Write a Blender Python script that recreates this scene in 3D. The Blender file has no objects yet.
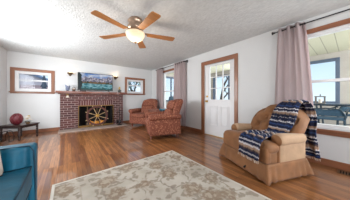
import bpy, math, random
from mathutils import Vector, Matrix
random.seed(7)
SC = bpy.context.scene
COL = SC.collection
pi = math.pi
sin, cos = math.sin, math.cos

# ------------------------------------------------------------------ camera
cd = bpy.data.cameras.new('camera'); cam = bpy.data.objects.new('camera', cd); COL.objects.link(cam)
cam.location = (0, 0, 1.0714); cam.rotation_euler = (pi/2, 0, -0.66243)
cd.sensor_width = 36; cd.lens = 137.65/350*36; cd.shift_y = -1.57/350; cd.clip_start = .02
SC.camera = cam
# ------------------------------------------------------------------ world
w = bpy.data.worlds.new('sky'); SC.world = w; w.use_nodes = True
nt = w.node_tree; bg = nt.nodes['Background']
tc = nt.nodes.new('ShaderNodeTexCoord'); sp = nt.nodes.new('ShaderNodeSeparateXYZ'); cr = nt.nodes.new('ShaderNodeValToRGB')
nt.links.new(tc.outputs['Generated'], sp.inputs[0]); nt.links.new(sp.outputs['Z'], cr.inputs[0]); nt.links.new(cr.outputs[0], bg.inputs[0])
cr.color_ramp.elements[0].position = 0.0; cr.color_ramp.elements[0].color = (.80, .90, .98, 1)
cr.color_ramp.elements[1].position = .38; cr.color_ramp.elements[1].color = (.36, .58, .90, 1)
e_ = cr.color_ramp.elements.new(.62); e_.color = (.95, .97, 1, 1)
e_ = cr.color_ramp.elements.new(1.0); e_.color = (1, 1, 1, 1)
bg.inputs[1].default_value = .95
# ------------------------------------------------------------------ lights
XLW = -1.367
def area(name, loc, target, sx, sy, power, col=(1, 1, 1)):
    l = bpy.data.lights.new(name, 'AREA'); l.shape = 'RECTANGLE'; l.size = sx; l.size_y = sy; l.energy = power; l.color = col
    o = bpy.data.objects.new(name, l); COL.objects.link(o); o.location = loc
    o.rotation_euler = (Vector(target)-Vector(loc)).to_track_quat('-Z', 'Y').to_euler(); return o
area('added_front_fill', (.25, -2.615, 1.45), (.5, 6, 1.95), 1.36, 1.36, 41, (.95, .98, 1))  # added lamps in the unseen front openings, to brighten the room
area('added_front_fill', (2.3, -2.615, 1.45), (1.6, 6, 1.95), 1.36, 1.36, 41, (.95, .98, 1))
area('daylight_side_window', (XLW-.015, 3.7, 1.5), (2.2, 4.2, 1.8), 1.95, 1.2, 84, (.95, .98, 1))
area('daylight_picture_window', (3.42, -1.0, 1.4), (-1, -.3, 1.4), 1.0, 1.4, 8, (.9, .96, 1))
area('added_porch_end_fill', (4.6, -2.6, 1.6), (4.6, 5, 1.8), 2.0, 1.6, 150, (.95, .98, 1))  # added lamp at the unseen open end, lifts the porch
area('added_porch_side_fill', (5.74, 2.35, 1.55), (4.2, 2.6, 1.6), 1.6, 1.1, 50, (.95, .98, 1))  # added lamps on the outer porch wall, out of view, brighten the porch
area('added_porch_side_fill', (5.74, 5.15, 1.55), (3.4, 4.7, 1.6), .85, 1.1, 40, (.95, .98, 1))
def lamp(name, loc, power, col, r):
    l = bpy.data.lights.new(name, 'POINT'); l.energy = power; l.color = col; l.shadow_soft_size = r
    o = bpy.data.objects.new(name, l); COL.objects.link(o); o.location = loc; return o
SC.view_settings.view_transform = 'Standard'; SC.view_settings.look = 'None'
SC.view_settings.exposure = 0.55; SC.view_settings.gamma = 1; SC.view_settings.use_curve_mapping = False
SC.cycles.max_bounces = 8; SC.cycles.diffuse_bounces = 5; SC.cycles.transparent_max_bounces = 12
SC.cycles.sample_clamp_indirect = 4

# ------------------------------------------------------------------ materials
def lin(c):
    return tuple(((v/255)/12.92 if v/255 < .04045 else ((v/255+.055)/1.055)**2.4) for v in c)+(1,)
def newmat(name):
    m = bpy.data.materials.new(name); m.use_nodes = True
    return m, m.node_tree.nodes, m.node_tree.links, m.node_tree.nodes['Principled BSDF']
def pm(name, col, rough=.6, var=.12, scale=12, metal=0, bump=0, bscale=60, coat=0, sheen=0, stretch=(1, 1, 1), trans=0, emit=0):
    m, N, L, P = newmat(name)
    t = N.new('ShaderNodeTexCoord'); mp = N.new('ShaderNodeMapping'); mp.inputs['Scale'].default_value = stretch
    L.new(t.outputs['Object'], mp.inputs[0])
    n = N.new('ShaderNodeTexNoise'); n.inputs['Scale'].default_value = scale; n.inputs['Detail'].default_value = 4
    L.new(mp.outputs[0], n.inputs['Vector'])
    r = N.new('ShaderNodeValToRGB'); c = lin(col)
    r.color_ramp.elements[0].position = .3; r.color_ramp.elements[1].position = .7
    r.color_ramp.elements[0].color = tuple(v*(1-var) for v in c[:3])+(1,); r.color_ramp.elements[1].color = tuple(min(1, v*(1+var)) for v in c[:3])+(1,)
    L.new(n.outputs[0], r.inputs[0]); L.new(r.outputs[0], P.inputs['Base Color'])
    P.inputs['Roughness'].default_value = rough; P.inputs['Metallic'].default_value = metal
    P.inputs['Coat Weight'].default_value = coat; P.inputs['Sheen Weight'].default_value = sheen
    if emit:
        P.inputs['Emission Color'].default_value = c; P.inputs['Emission Strength'].default_value = emit
    if bump:
        b = N.new('ShaderNodeTexNoise'); b.inputs['Scale'].default_value = bscale; b.inputs['Detail'].default_value = 3
        L.new(mp.outputs[0], b.inputs['Vector'])
        bp = N.new('ShaderNodeBump'); bp.inputs['Strength'].default_value = bump; bp.inputs['Distance'].default_value = .02
        L.new(b.outputs[0], bp.inputs['Height']); L.new(bp.outputs[0], P.inputs['Normal'])
    if trans:
        tr = N.new('ShaderNodeBsdfTranslucent'); L.new(r.outputs[0], tr.inputs[0]); mx = N.new('ShaderNodeMixShader')
        mx.inputs[0].default_value = trans; L.new(P.outputs[0], mx.inputs[1]); L.new(tr.outputs[0], mx.inputs[2])
        L.new(mx.outputs[0], N['Material Output'].inputs[0])
    return m
def math_node(N, L, op, a, b=None):
    n = N.new('ShaderNodeMath'); n.operation = op
    for i, v in enumerate((a, b)):
        if v is None: continue
        if isinstance(v, (int, float)): n.inputs[i].default_value = v
        else: L.new(v, n.inputs[i])
    return n.outputs[0]

M = {}
M['wall'] = pm('wall_paint', (212, 212, 212), .85, .015, 3, bump=.05, bscale=90)
M['ceil'] = pm('ceiling_stucco', (210, 212, 212), .9, .08, 26, bump=.6, bscale=34, stretch=(1, .6, 1))
M['trim'] = pm('oak_trim', (134, 86, 58), .4, .22, 14, stretch=(1, 1, .15), coat=.2)
M['trimh'] = pm('oak_trim_flat', (138, 87, 60), .4, .22, 14, stretch=(1, .15, 1), coat=.2)
M['trimx'] = pm('oak_trim_long', (138, 87, 60), .4, .22, 14, stretch=(.15, 1, 1), coat=.2)
M['white'] = pm('white_paint', (226, 225, 226), .45, .02, 4)
M['mantel'] = pm('mantel_wood', (112, 62, 46), .4, .25, 14, stretch=(.15, 1, 1), coat=.3)
M['darkwood'] = pm('dark_walnut', (50, 34, 32), .35, .3, 12, coat=.3)
M['black'] = pm('black_metal', (28, 26, 28), .4, .15, 20, metal=.3)
M['blackp'] = pm('black_plastic', (18, 18, 20), .35, .1, 20)
M['brass'] = pm('brass', (190, 150, 80), .3, .1, 20, metal=1)
M['brassd'] = pm('dull_brass', (128, 98, 58), .45, .1, 20, metal=.8)
M['bronze'] = pm('aged_bronze', (120, 92, 66), .4, .2, 20, metal=.8)
M['nickel'] = pm('antique_nickel', (176, 150, 130), .28, .1, 20, metal=.8)
M['soot'] = pm('soot', (24, 20, 19), .9, .3, 10)
M['teal'] = pm('teal_velvet', (4, 94, 122), .5, .3, 5, bump=.15, bscale=25)
M['tealp'] = pm('teal_piping', (8, 52, 72), .6, .1, 8)
M['tan'] = pm('tan_velvet', (128, 84, 48), .75, .2, 7, sheen=.1, bump=.2, bscale=14)
M['tan_lit'] = pm('window_lit_tan_velvet', (168, 136, 106), .75, .12, 8, sheen=.1, bump=.2, bscale=14)  # lit copy of the tan velvet: window light put into the colour
M['cream'] = pm('cream_linen', (226, 214, 200), .8, .06, 10)
M['curtain'] = pm('mauve_curtain', (214, 200, 200), .85, .04, 30, stretch=(1, 1, .1), trans=.6)
M['porchwall'] = pm('porch_wall', (176, 168, 160), .85, .06, 5)
M['porchceil'] = None
M['slate'] = pm('slate_blue_frame', (84, 96, 116), .5, .08, 8)
M['patio'] = pm('patio_metal', (44, 60, 72), .4, .15, 15, metal=.3)
M['mesh'] = pm('patio_mesh', (56, 84, 104), .7, .15, 40)
M['concrete'] = pm('porch_floor', (150, 145, 140), .8, .1, 6)
M['grassy'] = pm('dormant_lawn', (150, 148, 128), .95, .2, 1.5)
M['bark'] = pm('bark', (92, 80, 72), .9, .25, 8)
M['leafp'] = pm('spring_leaves', (120, 160, 110), .8, .3, 6, trans=.3)
M['leaft'] = pm('blue_green_leaves', (104, 156, 160), .8, .3, 6, trans=.3)
M['evergreen'] = pm('evergreen', (84, 96, 112), .9, .3, 6)
M['siding'] = pm('pale_siding', (214, 204, 214), .8, .04, 3)
M['siding2'] = pm('rose_brick_house', (196, 170, 176), .8, .1, 6)
M['roof'] = pm('blue_grey_roof', (120, 142, 180), .8, .1, 4)
M['red'] = None
M['stone'] = pm('hearth_stone', (158, 140, 130), .6, .15, 8, bump=.2, bscale=30)

# wood floor: strips along Y
def floor_mat():
    m, N, L, P = newmat('oak_floor')
    t = N.new('ShaderNodeTexCoord'); mp = N.new('ShaderNodeMapping'); mp.inputs['Rotation'].default_value = (0, 0, pi/2)
    L.new(t.outputs['Object'], mp.inputs[0])
    b = N.new('ShaderNodeTexBrick'); b.offset = .37; b.offset_frequency = 3
    b.inputs['Scale'].default_value = 1; b.inputs['Brick Width'].default_value = .95; b.inputs['Row Height'].default_value = .057
    b.inputs['Mortar Size'].default_value = .0016; b.inputs['Mortar Smooth'].default_value = .4; b.inputs['Bias'].default_value = 0
    b.inputs['Color1'].default_value = lin((110, 67, 38)); b.inputs['Color2'].default_value = lin((162, 110, 66)); b.inputs['Mortar'].default_value = lin((70, 38, 24))
    L.new(mp.outputs[0], b.inputs['Vector'])
    mp2 = N.new('ShaderNodeMapping'); mp2.inputs['Scale'].default_value = (14, 1.2, 1); L.new(t.outputs['Object'], mp2.inputs[0])
    n = N.new('ShaderNodeTexNoise'); n.inputs['Scale'].default_value = 3; n.inputs['Detail'].default_value = 6; L.new(mp2.outputs[0], n.inputs['Vector'])
    r = N.new('ShaderNodeValToRGB'); r.color_ramp.elements[0].position = .3; r.color_ramp.elements[1].position = .7
    r.color_ramp.elements[0].color = (.62, .56, .52, 1); r.color_ramp.elements[1].color = (1.2, 1.18, 1.12, 1)
    L.new(n.outputs[0], r.inputs[0])
    mx = N.new('ShaderNodeMixRGB'); mx.blend_type = 'MULTIPLY'; mx.inputs[0].default_value = 1
    L.new(b.outputs[0], mx.inputs[1]); L.new(r.outputs[0], mx.inputs[2]); L.new(mx.outputs[0], P.inputs['Base Color'])
    P.inputs['Roughness'].default_value = .42; P.inputs['Specular IOR Level'].default_value = .3
    P.inputs['Coat Weight'].default_value = .75; P.inputs['Coat Roughness'].default_value = .08; P.inputs['Coat IOR'].default_value = 1.65
    bp = N.new('ShaderNodeBump'); bp.inputs['Strength'].default_value = .25; bp.inputs['Distance'].default_value = .004; bp.invert = True
    L.new(b.outputs[1], bp.inputs['Height']); L.new(bp.outputs[0], P.inputs['Normal'])
    n2 = N.new('ShaderNodeTexNoise'); n2.inputs['Scale'].default_value = 9; L.new(mp.outputs[0], n2.inputs['Vector'])
    bp2 = N.new('ShaderNodeBump'); bp2.inputs['Strength'].default_value = .05; bp2.inputs['Distance'].default_value = .01
    L.new(n2.outputs[0], bp2.inputs['Height']); L.new(bp2.outputs[0], P.inputs['Coat Normal'])
    return m
M['floor'] = floor_mat()
def brick_mat(name, c1, c2, mort, bw=.205, rh=.075, ms=.0055, vertical=False):
    m, N, L, P = newmat(name)
    t = N.new('ShaderNodeTexCoord'); sp = N.new('ShaderNodeSeparateXYZ'); cb = N.new('ShaderNodeCombineXYZ')
    L.new(t.outputs['Object'], sp.inputs[0])
    xy = math_node(N, L, 'ADD', sp.outputs['X'], sp.outputs['Y'])
    L.new(xy, cb.inputs[0]); L.new(sp.outputs['Z'], cb.inputs[1])
    b = N.new('ShaderNodeTexBrick'); b.offset = 0 if vertical else .5
    b.inputs['Scale'].default_value = 1; b.inputs['Brick Width'].default_value = bw; b.inputs['Row Height'].default_value = rh
    b.inputs['Mortar Size'].default_value = ms; b.inputs['Mortar Smooth'].default_value = .1
    b.inputs['Color1'].default_value = lin(c1); b.inputs['Color2'].default_value = lin(c2); b.inputs['Mortar'].default_value = lin(mort)
    L.new(cb.outputs[0], b.inputs['Vector']); L.new(b.outputs[0], P.inputs['Base Color'])
    P.inputs['Roughness'].default_value = .75
    bp = N.new('ShaderNodeBump'); bp.inputs['Strength'].default_value = .5; bp.inputs['Distance'].default_value = .008; bp.invert = True
    L.new(b.outputs[1], bp.inputs['Height']); L.new(bp.outputs[0], P.inputs['Normal'])
    return m
M['brick'] = brick_mat('red_brick', (90, 46, 42), (66, 34, 34), (166, 146, 142))
M['brickv'] = brick_mat('soldier_brick', (98, 50, 46), (74, 38, 38), (160, 136, 132), .075, .2, .007, True)
M['red'] = brick_mat('red_diamond_glass', (112, 14, 34), (128, 20, 44), (190, 80, 80), .05, .05, .003, True)
M['red'].node_tree.nodes['Principled BSDF'].inputs['Roughness'].default_value = .25
def porchceil():
    m, N, L, P = newmat('porch_ceiling_board')
    t = N.new('ShaderNodeTexCoord'); sp = N.new('ShaderNodeSeparateXYZ'); L.new(t.outputs['Object'], sp.inputs[0])
    f = math_node(N, L, 'FRACT', math_node(N, L, 'MULTIPLY', sp.outputs['Y'], 1/.2))
    g = math_node(N, L, 'LESS_THAN', f, .06)
    mx = N.new('ShaderNodeMixRGB'); L.new(g, mx.inputs[0]); mx.inputs[1].default_value = lin((206, 202, 176)); mx.inputs[2].default_value = lin((150, 146, 126))
    L.new(mx.outputs[0], P.inputs['Base Color']); P.inputs['Roughness'].default_value = .7
    return m
M['porchceil'] = porchceil()
def glass_mat():
    m, N, L, P = newmat('window_glass')
    tr = N.new('ShaderNodeBsdfTransparent'); tr.inputs[0].default_value = (.95, .97, .98, 1)
    gl = N.new('ShaderNodeBsdfGlossy'); gl.inputs['Roughness'].default_value = .02
    lw = N.new('ShaderNodeLayerWeight'); pw = math_node(N, L, 'POWER', lw.outputs['Facing'], 4); fr_ = math_node(N, L, 'ADD', math_node(N, L, 'MULTIPLY', pw, .5), .012)
    mx = N.new('ShaderNodeMixShader'); L.new(fr_, mx.inputs[0]); L.new(tr.outputs[0], mx.inputs[1]); L.new(gl.outputs[0], mx.inputs[2])
    L.new(mx.outputs[0], N['Material Output'].inputs[0]); return m
M['glass'] = glass_mat()
def emis(name, col, s):
    m, N, L, P = newmat(name); P.inputs['Base Color'].default_value = lin(col); P.inputs['Emission Color'].default_value = lin(col)
    P.inputs['Emission Strength'].default_value = s; return m
M['bowl'] = emis('frosted_lamp_glass', (240, 214, 178), .22)
M['bulb'] = emis('lit_bulb', (255, 214, 150), 2)
M['ember'] = emis('gas_flame', (214, 140, 40), .15)
def blade_mat():
    m = pm('oak_fan_blade', (172, 116, 66), .4, .2, 10, stretch=(.2, 2, 1), coat=.4); return m
M['blade'] = blade_mat()
def fabric_armchair():
    m, N, L, P = newmat('terracotta_woven_upholstery')
    t = N.new('ShaderNodeTexCoord')
    v = N.new('ShaderNodeTexVoronoi'); v.inputs['Scale'].default_value = 34; L.new(t.outputs['Object'], v.inputs['Vector'])
    r = N.new('ShaderNodeValToRGB'); r.color_ramp.interpolation = 'EASE'
    r.color_ramp.elements[0].position = .15; r.color_ramp.elements[0].color = lin((166, 108, 80))
    r.color_ramp.elements[1].position = .5; r.color_ramp.elements[1].color = lin((116, 60, 42))
    n = N.new('ShaderNodeTexNoise'); n.inputs['Scale'].default_value = 30; L.new(t.outputs['Object'], n.inputs['Vector'])
    L.new(math_node(N, L, 'ADD', v.outputs['Distance'], math_node(N, L, 'MULTIPLY', math_node(N, L, 'SUBTRACT', n.outputs[0], .5), 1.5)), r.inputs[0])
    L.new(r.outputs[0], P.inputs['Base Color']); P.inputs['Roughness'].default_value = .8
    return m
M['terra'] = fabric_armchair()
def rug_mat():
    m, N, L, P = newmat('floral_rug')
    t = N.new('ShaderNodeTexCoord')
    def noise(s, d=3):
        n = N.new('ShaderNodeTexNoise'); n.inputs['Scale'].default_value = s; n.inputs['Detail'].default_value = d; L.new(t.outputs['Object'], n.inputs['Vector']); return n.outputs[0]
    def mix(fac, a, b):
        x = N.new('ShaderNodeMixRGB'); L.new(fac, x.inputs[0])
        for i, c in ((1, a), (2, b)):
            if isinstance(c, tuple): x.inputs[i].default_value = lin(c)
            else: L.new(c, x.inputs[i])
        return x.outputs[0]
    def ramp(v, lo, hi):
        r = N.new('ShaderNodeMapRange'); r.inputs[1].default_value = lo; r.inputs[2].default_value = hi; L.new(v, r.inputs[0]); return r.outputs[0]
    # distorted coordinates
    nv = N.new('ShaderNodeTexNoise'); nv.inputs['Scale'].default_value = 4; nv.inputs['Detail'].default_value = 3; L.new(t.outputs['Object'], nv.inputs['Vector'])
    va = N.new('ShaderNodeVectorMath'); va.operation = 'MULTIPLY_ADD'; L.new(nv.outputs['Color'], va.inputs[0]); va.inputs[1].default_value = (.3, .3, 0); L.new(t.outputs['Object'], va.inputs[2])
    def vor(s, feat='F1', rnd=1):
        v = N.new('ShaderNodeTexVoronoi'); v.voronoi_dimensions = '2D'; v.feature = feat; v.inputs['Scale'].default_value = s; v.inputs['Randomness'].default_value = rnd; L.new(va.outputs[0], v.inputs['Vector']); return v
    base = mix(ramp(noise(3, 5), .35, .65), (188, 180, 169), (164, 155, 142))
    big = vor(2.6, 'F1', .6)
    petals = math_node(N, L, 'ADD', big.outputs['Distance'], math_node(N, L, 'MULTIPLY', math_node(N, L, 'SUBTRACT', noise(26, 3), .5), .5))
    vine = vor(3.4, 'DISTANCE_TO_EDGE')
    vf = math_node(N, L, 'MULTIPLY', ramp(vine.outputs['Distance'], .05, .02), ramp(noise(7), .42, .56))
    base = mix(vf, base, (140, 130, 118))
    small = vor(9)
    base = mix(math_node(N, L, 'MULTIPLY', ramp(math_node(N, L, 'ADD', small.outputs['Distance'], math_node(N, L, 'MULTIPLY', noise(20), .6)), .62, .5), .8), base, (134, 122, 108))
    base = mix(math_node(N, L, 'MULTIPLY', ramp(petals, .34, .2), .85), base, (132, 112, 92))
    base = mix(ramp(petals, .13, .07), base, (164, 152, 136))
    # border lines
    sp = N.new('ShaderNodeSeparateXYZ'); L.new(t.outputs['Object'], sp.inputs[0])
    ex = math_node(N, L, 'SUBTRACT', .92, math_node(N, L, 'ABSOLUTE', sp.outputs['X'])); ey = math_node(N, L, 'SUBTRACT', 1.37, math_node(N, L, 'ABSOLUTE', sp.outputs['Y']))
    e = math_node(N, L, 'MINIMUM', ex, ey)
    base = mix(math_node(N, L, 'LESS_THAN', e, .03), base, (196, 190, 180))
    ln = math_node(N, L, 'MULTIPLY', math_node(N, L, 'GREATER_THAN', e, .26), math_node(N, L, 'LESS_THAN', e, .275))
    base = mix(math_node(N, L, 'MULTIPLY', ln, .6), base, (160, 148, 132))
    L.new(base, P.inputs['Base Color']); P.inputs['Roughness'].default_value = .95
    n = N.new('ShaderNodeTexNoise'); n.inputs['Scale'].default_value = 180; L.new(t.outputs['Object'], n.inputs['Vector'])
    bp = N.new('ShaderNodeBump'); bp.inputs['Strength'].default_value = .4; bp.inputs['Distance'].default_value = .005; L.new(n.outputs[0], bp.inputs['Height']); L.new(bp.outputs[0], P.inputs['Normal'])
    return m
M['rug'] = rug_mat()
def blanket_mat():
    m, N, L, P = newmat('striped_blanket')
    uv = N.new('ShaderNodeTexCoord'); sp = N.new('ShaderNodeSeparateXYZ'); L.new(uv.outputs['UV'], sp.inputs[0])
    nz = N.new('ShaderNodeTexNoise'); nz.inputs['Scale'].default_value = 60; L.new(uv.outputs['UV'], nz.inputs['Vector'])
    zig = math_node(N, L, 'MULTIPLY', math_node(N, L, 'PINGPONG', math_node(N, L, 'MULTIPLY', sp.outputs['Y'], 16), .5), .012)
    v = math_node(N, L, 'ADD', math_node(N, L, 'ADD', sp.outputs['X'], zig), math_node(N, L, 'MULTIPLY', nz.outputs[0], .01))
    f = math_node(N, L, 'FRACT', math_node(N, L, 'MULTIPLY', v, 4.6))
    r = N.new('ShaderNodeValToRGB'); r.color_ramp.interpolation = 'CONSTANT'; L.new(f, r.inputs[0])
    navy, white, tan, mid, brown = (14, 22, 52), (196, 190, 192), (150, 122, 102), (34, 62, 112), (72, 54, 52)
    seq = [(0, navy), (.10, mid), (.13, navy), (.2, white), (.225, navy), (.30, white), (.34, tan), (.41, brown), (.45, navy), (.52, white), (.545, navy), (.66, white), (.68, navy), (.76, mid), (.79, navy), (.88, white), (.905, tan), (.97, navy)]
    el = r.color_ramp.elements
    el[0].position = 0; el[0].color = lin(navy); el[1].position = seq[1][0]; el[1].color = lin(seq[1][1])
    for p, c in seq[2:]:
        e = el.new(p); e.color = lin(c)
    L.new(r.outputs[0], P.inputs['Base Color']); P.inputs['Roughness'].default_value = .9
    return m
M['blanket'] = blanket_mat()
def tv_mat():
    m, N, L, P = newmat('lake_picture_screen')
    t = N.new('ShaderNodeTexCoord'); sp = N.new('ShaderNodeSeparateXYZ'); L.new(t.outputs['Object'], sp.inputs[0])
    x, z = sp.outputs['X'], sp.outputs['Z']
    def noise(s, st=(1, 1, 1), d=4):
        mp = N.new('ShaderNodeMapping'); mp.inputs['Scale'].default_value = st; L.new(t.outputs['Object'], mp.inputs[0])
        n = N.new('ShaderNodeTexNoise'); n.inputs['Scale'].default_value = s; n.inputs['Detail'].default_value = d; L.new(mp.outputs[0], n.inputs['Vector']); return n.outputs[0]
    def mix(fac, a, b):
        q = N.new('ShaderNodeMixRGB'); L.new(fac, q.inputs[0])
        for i, c in ((1, a), (2, b)):
            if isinstance(c, tuple): q.inputs[i].default_value = lin(c)
            else: L.new(c, q.inputs[i])
        return q.outputs[0]
    def rng(v, lo, hi):
        r = N.new('ShaderNodeMapRange'); r.inputs[1].default_value = lo; r.inputs[2].default_value = hi; L.new(v, r.inputs[0]); return r.outputs[0]
    sky = mix(rng(noise(4, (1, 1, 2.5)), .4, .62), (80, 132, 200), (216, 220, 232))
    mh = math_node(N, L, 'ADD', math_node(N, L, 'MULTIPLY', noise(3.5, (1, 0, 0), 5), .55), -.12)       # ridge height
    mount = math_node(N, L, 'LESS_THAN', z, mh)
    rock = mix(rng(noise(14), .4, .6), (84, 88, 112), (196, 188, 200))
    img = mix(mount, sky, rock)
    tree = math_node(N, L, 'LESS_THAN', z, math_node(N, L, 'ADD', math_node(N, L, 'MULTIPLY', noise(14, (1, 0, 0)), .3), -.15))
    img = mix(tree, img, mix(rng(noise(6), .4, .6), (40, 60, 50), (128, 96, 62)))
    lake = math_node(N, L, 'LESS_THAN', z, -.07)
    lk = mix(rng(noise(8, (1, 1, 5)), .42, .6), (30, 112, 124), (150, 196, 206))
    img = mix(lake, img, lk)
    fg = math_node(N, L, 'LESS_THAN', z, math_node(N, L, 'ADD', math_node(N, L, 'MULTIPLY', noise(7, (1, 0, 0)), .3), -.38))
    img = mix(fg, img, (52, 92, 92))
    lf = math_node(N, L, 'LESS_THAN', x, math_node(N, L, 'ADD', math_node(N, L, 'MULTIPLY', noise(5, (0, 0, 1)), .3), -.60))
    img = mix(lf, img, (44, 56, 58))
    P.inputs['Base Color'].default_value = (.005, .005, .005, 1); P.inputs['Roughness'].default_value = .5; P.inputs['Specular IOR Level'].default_value = .15
    L.new(img, P.inputs['Emission Color']); P.inputs['Emission Strength'].default_value = .55
    return m
M['tv'] = tv_mat()

# ------------------------------------------------------------------ mesh builder
class MB:
    def __init__(s, mat=None): s.v = []; s.f = []; s.sm = []; s.uv = {}; s.T = mat or Matrix()
    def add(s, vs, fs, smooth=True):
        b = len(s.v)
        for p in vs: s.v.append(s.T @ Vector(p))
        for f in fs: s.f.append([i+b for i in f]); s.sm.append(smooth)
        return s
    def box(s, x0, x1, y0, y1, z0, z1):
        x0, x1 = sorted((x0, x1)); y0, y1 = sorted((y0, y1)); z0, z1 = sorted((z0, z1))
        vs = [(x, y, z) for x in (x0, x1) for y in (y0, y1) for z in (z0, z1)]
        return s.add(vs, [(0, 1, 3, 2), (4, 6, 7, 5), (0, 4, 5, 1), (2, 3, 7, 6), (0, 2, 6, 4), (1, 5, 7, 3)], False)
    def cyl(s, p0, p1, r0, r1=None, n=14, smooth=True):
        r1 = r0 if r1 is None else r1
        p0, p1 = Vector(p0), Vector(p1); d = (p1-p0).normalized(); a = d.orthogonal().normalized(); b = d.cross(a)
        vs = []
        for p, r in ((p0, r0), (p1, r1)):
            for i in range(n): t = 2*pi*i/n; vs.append(p+a*r*cos(t)+b*r*sin(t))
        s.add(vs, [(i, (i+1) % n, n+(i+1) % n, n+i) for i in range(n)], smooth)
        s.add(vs[:n], [tuple(range(n))[::-1]], False); s.add(vs[n:], [tuple(range(n))], False); return s
    def lathe(s, prof, c=(0, 0, 0), n=20, axis=None):
        # prof: list of (r,z)
        R = Matrix.Translation(Vector(c))
        if axis is not None: R = R @ Vector((0, 0, 1)).rotation_difference(Vector(axis)).to_matrix().to_4x4()
        vs = [R @ Vector((r*cos(2*pi*i/n), r*sin(2*pi*i/n), z)) for r, z in prof for i in range(n)]
        fs = [(k*n+i, k*n+(i+1) % n, (k+1)*n+(i+1) % n, (k+1)*n+i) for k in range(len(prof)-1) for i in range(n)]
        s.add(vs, fs)
        m = len(prof)-1
        if prof[0][0] > 1e-4: s.add(vs[:n], [tuple(range(n))[::-1]], False)
        if prof[m][0] > 1e-4: s.add(vs[m*n:], [tuple(range(n))], False)
        return s
    def tube(s, path, r, n=8, closed=False):
        P = [Vector(p) for p in path]; m = len(P); vs = []; up = None
        for k in range(m):
            if closed: d = P[(k+1) % m]-P[k-1]
            else: d = P[min(k+1, m-1)]-P[max(k-1, 0)]
            d.normalize()
            if up is None: up = d.orthogonal().normalized()
            up = (up-d*up.dot(d)).normalized(); b = d.cross(up)
            rr = r(k/(m-1)) if callable(r) else r
            for i in range(n): t = 2*pi*i/n; vs.append(P[k]+up*rr*cos(t)+b*rr*sin(t))
        K = m if closed else m-1
        s.add(vs, [(k*n+i, k*n+(i+1) % n, ((k+1) % m)*n+(i+1) % n, ((k+1) % m)*n+i) for k in range(K) for i in range(n)])
        if not closed: s.add(vs[:n], [tuple(range(n))[::-1]]); s.add(vs[-n:], [tuple(range(n))])
        return s
    def soft(s, c, size, e=.35, n=10, fn=None, power=None):
        # rounded box: cube grid pushed onto a superellipsoid-like rounded box of edge radius e*min
        c = Vector(c); h = Vector(size)/2; rad = e*min(h)
        pts = {}; vs = []; fs = []
        def vid(p):
            k = tuple(round(q, 5) for q in p)
            if k not in pts: pts[k] = len(vs); vs.append(p)
            return pts[k]
        for ax in range(3):
            for sg in (-1, 1):
                u, v_ = (ax+1) % 3, (ax+2) % 3
                for i in range(n):
                    for j in range(n):
                        q = []
                        for (a, b) in ((i, j), (i+1, j), (i+1, j+1), (i, j+1)):
                            p = [0, 0, 0]; p[ax] = sg; p[u] = sin(pi/2*(-1+2*a/n)); p[v_] = sin(pi/2*(-1+2*b/n)); q.append(vid(tuple(p)))
                        fs.append(q if sg > 0 else q[::-1])
        out = []
        for p in vs:
            P = Vector((p[0]*h.x, p[1]*h.y, p[2]*h.z))
            inner = Vector([max(-(h[i]-rad), min(h[i]-rad, P[i])) for i in range(3)])
            d = P-inner
            if d.length > 1e-6: P = inner+d.normalized()*min(rad, max(abs(d.x), abs(d.y), abs(d.z)))
            if fn: P = Vector(fn(P, h))
            out.append(P+c)
        return s.add(out, fs)
    def ell(s, c, r, n=12):
        prof = [(max(1e-5, sin(pi*k/n)), -cos(pi*k/n)) for k in range(n+1)]; m = n+4
        vs = [(c[0]+q*r[0]*cos(2*pi*i/m), c[1]+q*r[1]*sin(2*pi*i/m), c[2]+z*r[2]) for q, z in prof for i in range(m)]
        return s.add(vs, [(k*m+i, k*m+(i+1) % m, (k+1)*m+(i+1) % m, (k+1)*m+i) for k in range(n) for i in range(m)])
    def grid(s, fn, nu, nv):
        vs = [fn(i/nu, j/nv) for i in range(nu+1) for j in range(nv+1)]
        b = len(s.v)
        for i in range(nu+1):
            for j in range(nv+1): s.uv[b+i*(nv+1)+j] = (i/nu, j/nv)
        return s.add(vs, [(i*(nv+1)+j, (i+1)*(nv+1)+j, (i+1)*(nv+1)+j+1, i*(nv+1)+j+1) for i in range(nu) for j in range(nv)])
    def prism(s, pts, y0, y1, axis='y', smooth=False):
        # extrude polygon pts (a,b) along axis
        def P(a, b, t): return {'y': (a, t, b), 'x': (t, a, b), 'z': (a, b, t)}[axis]
        n = len(pts); vs = [P(a, b, y0) for a, b in pts]+[P(a, b, y1) for a, b in pts]
        s.add(vs, [(i, (i+1) % n, n+(i+1) % n, n+i) for i in range(n)], smooth)
        s.add(vs, [tuple(range(n))[::-1], tuple(range(n, 2*n))], False); return s
    def build(s, name, mat, parent=None, bevel=0, solid=0, sub=0):
        me = bpy.data.meshes.new(name); me.from_pydata([tuple(v) for v in s.v], [], s.f)
        me.polygons.foreach_set('use_smooth', s.sm)
        if s.uv:
            ul = me.uv_layers.new(name='UVMap')
            for lp in me.loops: ul.data[lp.index].uv = s.uv.get(lp.vertex_index, (0, 0))
        me.update()
        import bmesh
        bm = bmesh.new(); bm.from_mesh(me); bmesh.ops.recalc_face_normals(bm, faces=bm.faces); bm.to_mesh(me); bm.free()
        me.materials.append(M[mat] if isinstance(mat, str) else mat)
        o = bpy.data.objects.new(name, me); COL.objects.link(o)
        if parent: o.parent = parent
        if solid: md = o.modifiers.new('s', 'SOLIDIFY'); md.thickness = solid; md.offset = 0
        if bevel: md = o.modifiers.new('b', 'BEVEL'); md.width = bevel; md.segments = 2; md.limit_method = 'ANGLE'; md.angle_limit = .7
        if sub: md = o.modifiers.new('u', 'SUBSURF'); md.levels = sub; md.render_levels = sub
        return o
def tag(o, label, cat, group=None):
    o['label'] = label; o['category'] = cat
    if group: o['group'] = group
    return o
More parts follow.
